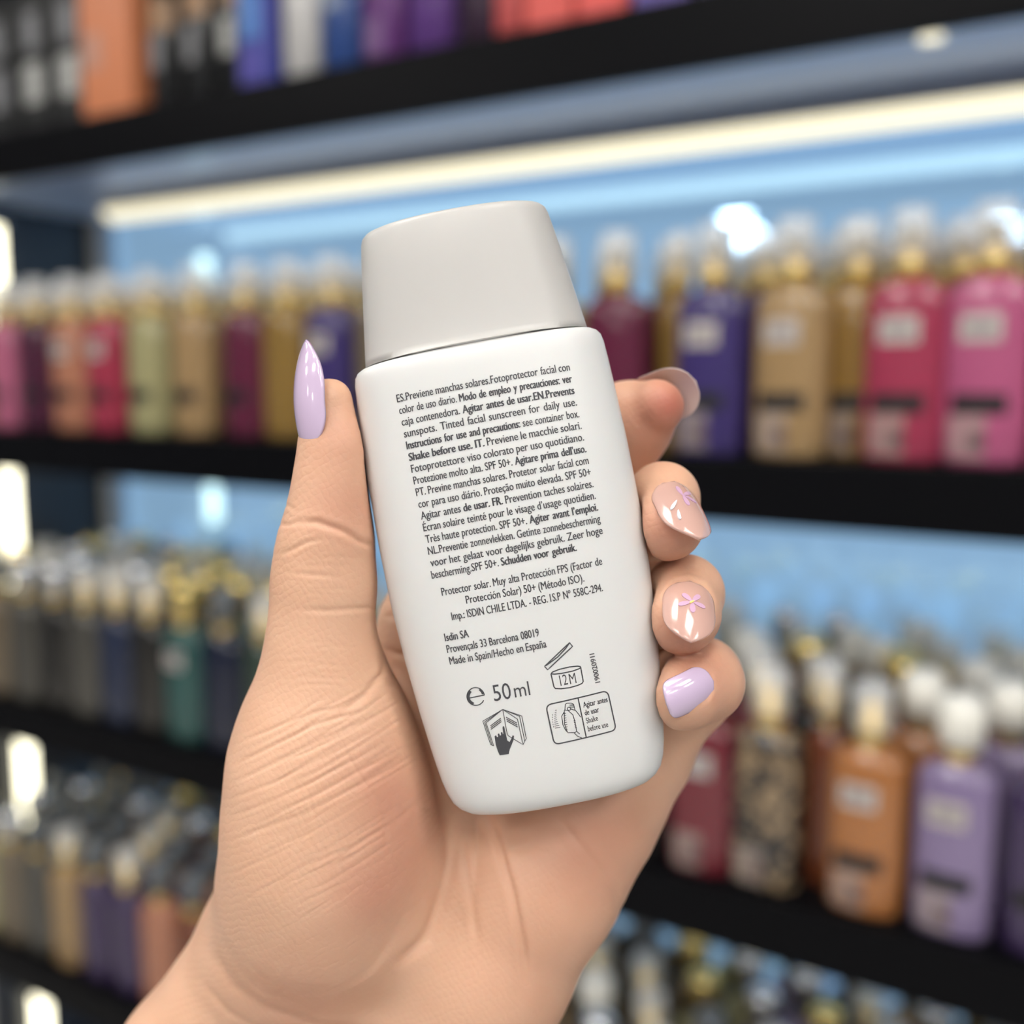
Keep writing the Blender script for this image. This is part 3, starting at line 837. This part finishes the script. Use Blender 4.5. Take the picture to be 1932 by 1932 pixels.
def surface_nets(F):
    s = F < 0
    n = np.array(F.shape) - 1
    cnt = np.zeros(tuple(n), np.uint8)
    for i in (0, 1):
        for j in (0, 1):
            for k in (0, 1):
                cnt += s[i:n[0] + i, j:n[1] + j, k:n[2] + k]
    act = np.argwhere((cnt > 0) & (cnt < 8))
    idx = np.full(tuple(n), -1, np.int32)
    idx[act[:, 0], act[:, 1], act[:, 2]] = np.arange(len(act))
    offs = np.array([(i, j, k) for i in (0, 1) for j in (0, 1) for k in (0, 1)])
    val = np.stack([F[act[:, 0] + o[0], act[:, 1] + o[1], act[:, 2] + o[2]] for o in offs], 1)
    acc = np.zeros((len(act), 3)); c = np.zeros(len(act))
    for a in range(8):
        for b in range(a + 1, 8):
            if np.abs(offs[a] - offs[b]).sum() != 1:
                continue
            va, vb = val[:, a], val[:, b]
            m = (va < 0) != (vb < 0)
            t = np.where(m, va / np.where(m, va - vb, 1), 0)
            acc += np.where(m[:, None], offs[a] + t[:, None] * (offs[b] - offs[a]), 0)
            c += m
    V = (act + acc / c[:, None]) * H + G0
    quads = []
    for ax in range(3):
        sl0 = [slice(None)] * 3; sl1 = [slice(None)] * 3
        sl0[ax] = slice(0, -1); sl1[ax] = slice(1, None)
        ch = s[tuple(sl0)] != s[tuple(sl1)]
        e = np.argwhere(ch)
        u, v = [(1, 2), (2, 0), (0, 1)][ax]
        ok = (e[:, u] > 0) & (e[:, v] > 0) & (e[:, u] < n[u]) & (e[:, v] < n[v])
        e = e[ok]
        def cell(du, dv):
            q = e.copy(); q[:, u] -= du; q[:, v] -= dv
            return idx[q[:, 0], q[:, 1], q[:, 2]]
        Q = np.stack([cell(1, 1), cell(0, 1), cell(0, 0), cell(1, 0)], 1)
        flip = ~s[e[:, 0], e[:, 1], e[:, 2]]
        Q[flip] = Q[flip][:, ::-1]
        quads.append(Q)
    return V, np.vstack(quads)
HV, HQ = surface_nets(field)
del field
HQ = HQ[(HQ >= 0).all(1)]
# relax the polygonised surface a little
def relax(V, Q, it, f):
    e = np.vstack([Q[:, [0, 1]], Q[:, [1, 2]], Q[:, [2, 3]], Q[:, [3, 0]]])
    for _ in range(it):
        acc = np.zeros_like(V); c = np.zeros(len(V))
        for a, b in ((0, 1), (1, 0)):
            for k in range(3):
                acc[:, k] += np.bincount(e[:, a], V[e[:, b], k], len(V))
            c += np.bincount(e[:, a], minlength=len(V))
        V = V + f * (acc / c[:, None] - V)
    return V
HV = relax(HV, HQ, 3, 0.5)
def quad_mesh(name, V, Q):
    me = bpy.data.meshes.new(name)
    me.vertices.add(len(V)); me.vertices.foreach_set('co', np.ascontiguousarray(V, np.float32).ravel())
    me.loops.add(len(Q) * 4); me.loops.foreach_set('vertex_index', np.ascontiguousarray(Q, np.int32).ravel())
    me.polygons.add(len(Q)); me.polygons.foreach_set('loop_start', np.arange(len(Q), dtype=np.int32) * 4)
    me.polygons.foreach_set('use_smooth', np.ones(len(Q), bool))
    me.update(calc_edges=True)
    return me
HORG = np.array(cam_mm(620, 1932, 236))        # origin of the hand at the wrist
def to_local(V):
    L = V - HORG
    return np.stack([L[:, 0], -L[:, 1], -L[:, 2]], 1) / 1000
tmp = quad_mesh('hand_rough', to_local(HV), HQ)
tob = bpy.data.objects.new('hand_rough', tmp)
COL.objects.link(tob)
sub = tob.modifiers.new('sub', 'SUBSURF'); sub.levels = 1; sub.render_levels = 1
dg = bpy.context.evaluated_depsgraph_get(); dg.update()
hand_me = bpy.data.meshes.new_from_object(tob.evaluated_get(dg))
hand_me.name = 'hand'
bpy.data.objects.remove(tob)
nv = len(hand_me.vertices)
co = np.empty(nv * 3, np.float32); hand_me.vertices.foreach_get('co', co); co = co.reshape(-1, 3).astype(float)
no = np.empty(nv * 3, np.float32); hand_me.vertices.foreach_get('normal', no); no = no.reshape(-1, 3).astype(float)
mm = np.stack([co[:, 0] * 1000 + HORG[0], -co[:, 1] * 1000 + HORG[1], -co[:, 2] * 1000 + HORG[2]], 1)
PX = mm[:, 0] * FPX / mm[:, 2] + 966; PY = mm[:, 1] * FPX / mm[:, 2] + 966
front = np.clip(no[:, 2] * 2 + 0.35, 0, 1)
def seg_dist(poly):
    best = np.full(nv, 1e9)
    P = np.array(poly, float)
    for a, b in zip(P[:-1], P[1:]):
        ba = b - a
        h = np.clip(((PX - a[0]) * ba[0] + (PY - a[1]) * ba[1]) / (ba @ ba), 0, 1)
        best = np.minimum(best, np.hypot(PX - a[0] - h * ba[0], PY - a[1] - h * ba[1]))
    return best
disp = np.zeros(nv)
# (line on the palm side, width px, depth mm, nearest/farthest mm)
CREASES = [
    ([(560, 985), (600, 985), (650, 1003), (680, 1022), (715, 1035)], 6, 0.55, 160, 240),
    ([(515, 1048), (545, 1040), (580, 1022), (620, 1018)], 4, 0.22, 160, 240),
    ([(525, 952), (545, 955), (560, 965)], 4, 0.35, 160, 240), ([(520, 990), (545, 990), (565, 985)], 4, 0.4, 160, 240),
    ([(560, 1150), (620, 1152), (680, 1148), (725, 1150)], 5, 0.2, 160, 240),
    ([(540, 1080), (600, 1085), (650, 1090)], 4, 0.15, 160, 240),
    ([(640, 1345), (690, 1310), (722, 1270), (730, 1225)], 6, 0.35, 160, 240),
    ([(455, 1400), (520, 1372), (590, 1345), (660, 1330)], 3.4, 0.15, 160, 240),
    ([(440, 1445), (520, 1405), (600, 1365), (690, 1340)], 3.4, 0.22, 160, 240),
    ([(435, 1480), (520, 1440), (610, 1395), (700, 1352)], 3.4, 0.20, 160, 240),
    ([(430, 1510), (520, 1475), (620, 1425), (720, 1370)], 3.4, 0.14, 160, 240),
    ([(430, 1545), (530, 1505), (640, 1450), (740, 1395)], 3.4, 0.11, 160, 240),
    ([(440, 1585), (560, 1540), (680, 1480), (770, 1420)], 4, 0.15, 160, 240),
    ([(560, 1640), (660, 1600), (740, 1555), (810, 1500)], 4, 0.12, 160, 240),
    ([(700, 1480), (725, 1560), (735, 1620)], 4, 0.12, 160, 240), ([(640, 1400), (690, 1480), (720, 1520)], 4, 0.1, 160, 240),
    ([(846, 1530), (850, 1610), (836, 1690), (806, 1770), (740, 1835)], 12, 0.8, 160, 260),
    ([(915, 1530), (940, 1590), (968, 1690), (988, 1790), (995, 1850)], 7, 0.7, 160, 260),
    ([(882, 1550), (878, 1620), (892, 1720), (900, 1780)], 7, 0.4, 160, 260),
    ([(1040, 1530), (1105, 1605), (1160, 1680), (1175, 1730)], 7, 0.35, 160, 260),
    ([(930, 1610), (1000, 1600), (1060, 1620)], 6, 0.12, 160, 260),
    ([(400, 1790), (440, 1860), (500, 1905), (600, 1935), (700, 1945)], 9, 0.5, 160, 260),
    ([(380, 1850), (430, 1910), (500, 1950)], 7, 0.3, 160, 260),
    ([(1248, 1150), (1254, 1118), (1275, 1096), (1302, 1091), (1328, 1104), (1344, 1130), (1346, 1165)], 4, 0.35, 160, 216),
    ([(1268, 1086), (1300, 1080), (1330, 1090)], 3, 0.2, 160, 220), ([(1350, 1110), (1356, 1140)], 3, 0.15, 160, 220),
    ([(1238, 955), (1243, 930), (1258, 912), (1280, 907), (1302, 918), (1318, 940)], 4, 0.35, 160, 218), ([(1252, 902), (1275, 898), (1296, 906)], 3, 0.2, 160, 222),
    ([(1300, 1262), (1325, 1260), (1343, 1272), (1346, 1292), (1334, 1318), (1312, 1340)], 4, 0.35, 160, 216), ([(1335, 1255), (1354, 1275), (1352, 1300)], 3, 0.2, 160, 220),
    ([(715, 1130), (745, 1135), (790, 1140)], 5, 0.5, 215, 260), ([(712, 1160), (750, 1165), (800, 1175)], 5, 0.4, 215, 260), ([(720, 1225), (760, 1235), (800, 1255)], 6, 0.5, 215, 260),
]
rl = random.Random(3)
for k in range(34):         # fine slanted lines over the ball of the thumb
    x0, y0 = 428 + rl.uniform(0, 160), 1395 + 11 * k + rl.uniform(-8, 8)
    ln = rl.uniform(110, 290)
    CREASES.append(([(x0 + ln * f, y0 - ln * f * (0.46 + 0.10 * f) + 4 * math.sin(5 * f + k)) for f in (0, 0.25, 0.5, 0.75, 1)], 2.8, rl.uniform(0.05, 0.13), 160, 240))
for k in range(16):
    x0, y0 = rl.uniform(520, 760), rl.uniform(1380, 1600)
    CREASES.append(([(x0, y0), (x0 + 22, y0 + 45), (x0 + 36, y0 + 95)], 2.6, rl.uniform(0.04, 0.09), 160, 240))
for k in range(14):         # and across the thumb
    y0 = rl.uniform(1055, 1300); x0 = rl.uniform(515, 590)
    CREASES.append(([(x0, y0), (x0 + 50, y0 - 6), (x0 + 105, y0 - 2)], 2.6, rl.uniform(0.04, 0.09), 160, 240))
for poly, wd, dep, za, zb in CREASES:
    d = seg_dist(poly)
    ends = np.minimum(np.hypot(PX - poly[0][0], PY - poly[0][1]), np.hypot(PX - poly[-1][0], PY - poly[-1][1]))
    fade = np.clip(ends / 40, 0.15, 1)
    m = (mm[:, 2] > za) & (mm[:, 2] < zb)
    disp -= dep * np.exp(-(d / wd) ** 2) * fade * front * m
    disp += dep * 0.16 * np.exp(-((d - 2.1 * wd) / (1.2 * wd)) ** 2) * fade * front * m
co += no * disp[:, None] / 1000
hand_me.vertices.foreach_set('co', co.astype(np.float32).ravel())
# pigment of the skin: pinker pads and palm, paler wrist
blush = np.zeros(nv)
for cx, cy, cz, rad, amt in ((1276, 760, 222, 44, 0.40), (1250, 755, 222, 60, 0.30), (1225, 800, 226, 80, 0.35), (1262, 1000, 204, 70, 0.5), (1285, 1190, 202, 60, 0.5), (1330, 1290, 208, 80, 0.35), (800, 1590, 205, 110, 0.36), (730, 1480, 202, 90, 0.30),
                             (690, 1690, 205, 80, 0.35), (1090, 1640, 218, 130, 0.24), (1150, 1560, 220, 110, 0.18), (650, 960, 205, 80, 0.30), (640, 820, 204, 60, 0.25), (560, 1880, 215, 110, 0.25), (1000, 1850, 216, 120, 0.15)):
    blush += amt * np.exp(-(((PX - cx) ** 2 + (PY - cy) ** 2) / rad ** 2 + ((mm[:, 2] - cz) / 14) ** 2))
at = hand_me.attributes.new('blush', 'FLOAT', 'POINT')
at.data.foreach_set('value', np.clip(blush, 0, 1).astype(np.float32))
hand_me.update()

def skin_material():
    m = bpy.data.materials.new('skin')
    m.use_nodes = True
    nt = m.node_tree
    b = nt.nodes['Principled BSDF']
    N = lambda t: nt.nodes.new(t)
    tc = N('ShaderNodeTexCoord')
    at = N('ShaderNodeAttribute'); at.attribute_name = 'blush'
    n1 = N('ShaderNodeTexNoise'); n1.inputs['Scale'].default_value = 70; n1.inputs['Detail'].default_value = 3
    nt.links.new(tc.outputs['Object'], n1.inputs['Vector'])
    base = N('ShaderNodeMixRGB'); base.inputs[1].default_value = (*SKIN_A, 1); base.inputs[2].default_value = (*SKIN_B, 1)
    nt.links.new(n1.outputs['Fac'], base.inputs[0])
    pink = N('ShaderNodeMixRGB'); pink.inputs[2].default_value = (*SKIN_P, 1)
    nt.links.new(at.outputs['Fac'], pink.inputs[0]); nt.links.new(base.outputs[0], pink.inputs[1])
    nt.links.new(pink.outputs[0], b.inputs['Base Color'])
    b.inputs['Roughness'].default_value = 0.48
    b.inputs['Specular IOR Level'].default_value = 0.35
    b.inputs['Subsurface Weight'].default_value = 0.22
    b.inputs['Subsurface Radius'].default_value = (1.0, 0.35, 0.18)
    b.inputs['Subsurface Scale'].default_value = 0.0028
    # fine furrows: two families of slanted lines and a pore grain
    def lines(angle, scale, dist):
        mp = N('ShaderNodeMapping'); mp.inputs['Rotation'].default_value = (0, 0, angle)
        nt.links.new(tc.outputs['Object'], mp.inputs['Vector'])
        w = N('ShaderNodeTexWave'); w.wave_type = 'BANDS'; w.bands_direction = 'Y'
        w.inputs['Scale'].default_value = scale; w.inputs['Distortion'].default_value = dist
        w.inputs['Detail'].default_value = 3; w.inputs['Detail Scale'].default_value = 1.6
        nt.links.new(mp.outputs[0], w.inputs['Vector'])
        p = N('ShaderNodeMath'); p.operation = 'POWER'; p.inputs[1].default_value = 0.45
        nt.links.new(w.outputs['Fac'], p.inputs[0])
        return p
    a, c = lines(-0.50, 210, 5.0), lines(0.95, 240, 6.0)
    vo = N('ShaderNodeTexVoronoi'); vo.inputs['Scale'].default_value = 1500
    nt.links.new(tc.outputs['Object'], vo.inputs['Vector'])
    s1 = N('ShaderNodeMath'); s1.operation = 'MULTIPLY_ADD'; s1.inputs[1].default_value = 0.6
    nt.links.new(c.outputs[0], s1.inputs[0]); nt.links.new(a.outputs[0], s1.inputs[2])
    s2 = N('ShaderNodeMath'); s2.operation = 'MULTIPLY_ADD'; s2.inputs[1].default_value = 0.7
    nt.links.new(vo.outputs['Distance'], s2.inputs[0]); nt.links.new(s1.outputs[0], s2.inputs[2])
    bp = N('ShaderNodeBump'); bp.inputs['Strength'].default_value = 0.22; bp.inputs['Distance'].default_value = 0.00012
    nt.links.new(s2.outputs[0], bp.inputs['Height']); nt.links.new(bp.outputs['Normal'], b.inputs['Normal'])
    return m
SKIN_A, SKIN_B, SKIN_P = srgb(222, 180, 153), srgb(208, 162, 133), srgb(172, 92, 78)
hand_me.materials.clear()
hand = link('hand', hand_me, skin_material())
HAND_M = held_matrix(HORG[0], -HORG[1], -HORG[2])
hand.matrix_world = HAND_M
tag(hand, 'hand with lilac and flower-painted nails gripping the white sunscreen bottle, palm forward', 'hand')

# nails --------------------------------------------------------------
def v3(p):
    return np.array(p, float)
def skin_depth(px, py):
    m = np.hypot(PX - px, PY - py) < 4.5
    return float(np.sort(mm[m, 2])[:4].mean())
def nail(base, tip, nrm, width, material, label, arch=50, bow=1.2, almond=1.0, base_round=0.30, thick=0.6, lift=0.0):
    """base, tip: (px, py, mm); nrm points out of the nail in (right, down, away)"""
    if len(base) == 2:          # rest the plate on the finger's surface
        zb, zm = skin_depth(*base), skin_depth(base[0] + 0.5 * (tip[0] - base[0]), base[1] + 0.5 * (tip[1] - base[1]))
        base, tip = (*base, zb + 0.5), (*tip, zb + 0.5 + (zm - 0.2 - zb - 0.5) * 2 + 0.8)
    A, B = v3(cam_mm(*base)), v3(cam_mm(*tip))
    ax = B - A; L = np.linalg.norm(ax); ax /= L
    n = v3(nrm); n -= ax * (n @ ax); n /= np.linalg.norm(n)
    sd = np.cross(ax, n)
    rho = width / 2 / math.sin(math.radians(arch))
    nu, nvv = 25, 33
    def pt(u, v, off=0.0):
        # outline: round at the root, pointed or rounded at the tip
        hw = 1.0
        if v < base_round:
            hw = math.sqrt(max(0.0, 1 - ((base_round - v) / base_round) ** 2))
        if v > 0.48:
            q = (v - 0.48) / 0.52
            hw = (1 - q ** 2.3) ** 0.85 if almond > 0.9 else (1 - q ** (3.2 + 3 * (0.6 - almond) * 10)) ** 0.55
        hw = max(hw, 0.015)
        phi = math.radians(arch) * u * hw
        p = A + ax * (v * L) + sd * (rho * math.sin(phi)) - n * (rho * (1 - math.cos(phi))) + n * (lift + bow * (4 * v * (1 - v)) + off)
        return p
    rows_t = [[pt(-1 + 2 * j / (nu - 1), i / (nvv - 1), thick / 2 * (1 - 0.5 * abs(-1 + 2 * j / (nu - 1)) ** 4)) for j in range(nu)] for i in range(nvv)]
    rows_b = [[pt(-1 + 2 * j / (nu - 1), i / (nvv - 1), -thick / 2) for j in range(nu)] for i in range(nvv)]
    rings = [list(r) + list(reversed(q)) for r, q in zip(rows_t, rows_b)]
    mb = MB()
    flat = [[tuple(to_local(np.array([p]))[0]) for p in r] for r in rings]
    mb.loft(flat)
    o = link('fingernail', mb.mesh('fingernail', True), material, hand)
    o['label'] = label
    return o, pt
M_LILAC = mat('lilac_polish', srgb(206, 184, 212), 0.12, coat=1.0)
M_SHEER = mat('sheer_pink_polish', srgb(224, 184, 172), 0.14, coat=1.0, alpha=0.60)
M_CLEARN = mat('clear_nail', srgb(236, 214, 208), 0.12, coat=1.0, alpha=0.5)
M_PETAL = mat('lilac_petal', srgb(226, 186, 220), 0.2, coat=1.0, alpha=0.7)
M_GOLDDOT = mat('gold_foil', (0.95, 0.66, 0.2), 0.5, metal=0.7)
M_SILV = mat('silver_foil', (0.86, 0.89, 0.97), 0.45, metal=0.5)
nail((579, 846, 204.6), (581, 641, 205.0), (-0.84, 0.02, -0.54), 11.4, M_LILAC, 'long almond lilac nail', arch=60, bow=2.0, base_round=0.34, lift=0.2)
nail((1214, 758, 235.0), (1313, 720, 224.0), (0.05, -0.35, 0.93), 12.6, M_CLEARN, 'clear nail seen from beneath', arch=42, bow=0.6, almond=0.6)
n3, f3 = nail((1270, 912), (1318, 1020), (0.36, -0.22, -0.90), 11.0, M_SHEER, 'sheer pink nail with lilac petals and silver foil', arch=50, bow=0.9, lift=0.35)
n4, f4 = nail((1300, 1100), (1303, 1214), (0.05, -0.35, -0.94), 10.4, M_SHEER, 'sheer pink nail with a lilac flower', arch=46, bow=0.9, lift=0.45)
nail((1342, 1284), (1255, 1328), (0.06, 0.10, -0.98), 8.0, M_LILAC, 'short lilac nail', arch=42, bow=0.7, almond=0.5, lift=0.55)
def petal(fn, u0, v0, ang, ln, wd, parent, material, name, off=0.45):
    mb = MB()
    pts = []
    ca, sa = math.cos(ang), math.sin(ang)
    for k in range(14):
        a = 2 * math.pi * k / 14
        x, y = ln / 2 + ln / 2 * math.cos(a), wd / 2 * math.sin(a) * (0.7 + 0.3 * math.cos(a))
        pts.append((u0 + (x * ca - y * sa) / 4.6, v0 + (x * sa + y * ca) / 13.0))
    lay = [[tuple(to_local(np.array([fn(max(-0.98, min(0.98, u)), max(0.01, min(0.97, v)), o)]))[0]) for u, v in pts] for o in (0.2, off)]
    mb.loft(lay)
    return link(name, mb.mesh(name), material, parent)
for k in range(5):
    petal(f4, -0.02, 0.40, math.radians(20 + 72 * k), 2.3, 1.2, n4, M_PETAL, 'petal')
petal(f4, -0.10, 0.38, 0.7, 1.0, 0.5, n4, M_GOLDDOT, 'flower_centre', 0.6)
for k in range(4):
    petal(f3, 0.05, 0.32, math.radians(95 + 60 * k), 2.4, 1.0, n3, M_PETAL, 'petal')
petal(f3, 0.35, 0.42, 0.9, 2.2, 0.7, n3, M_SILV, 'silver_foil', 0.6)
petal(f3, 0.45, 0.58, 1.3, 2.0, 0.6, n3, M_SILV, 'silver_foil', 0.6)
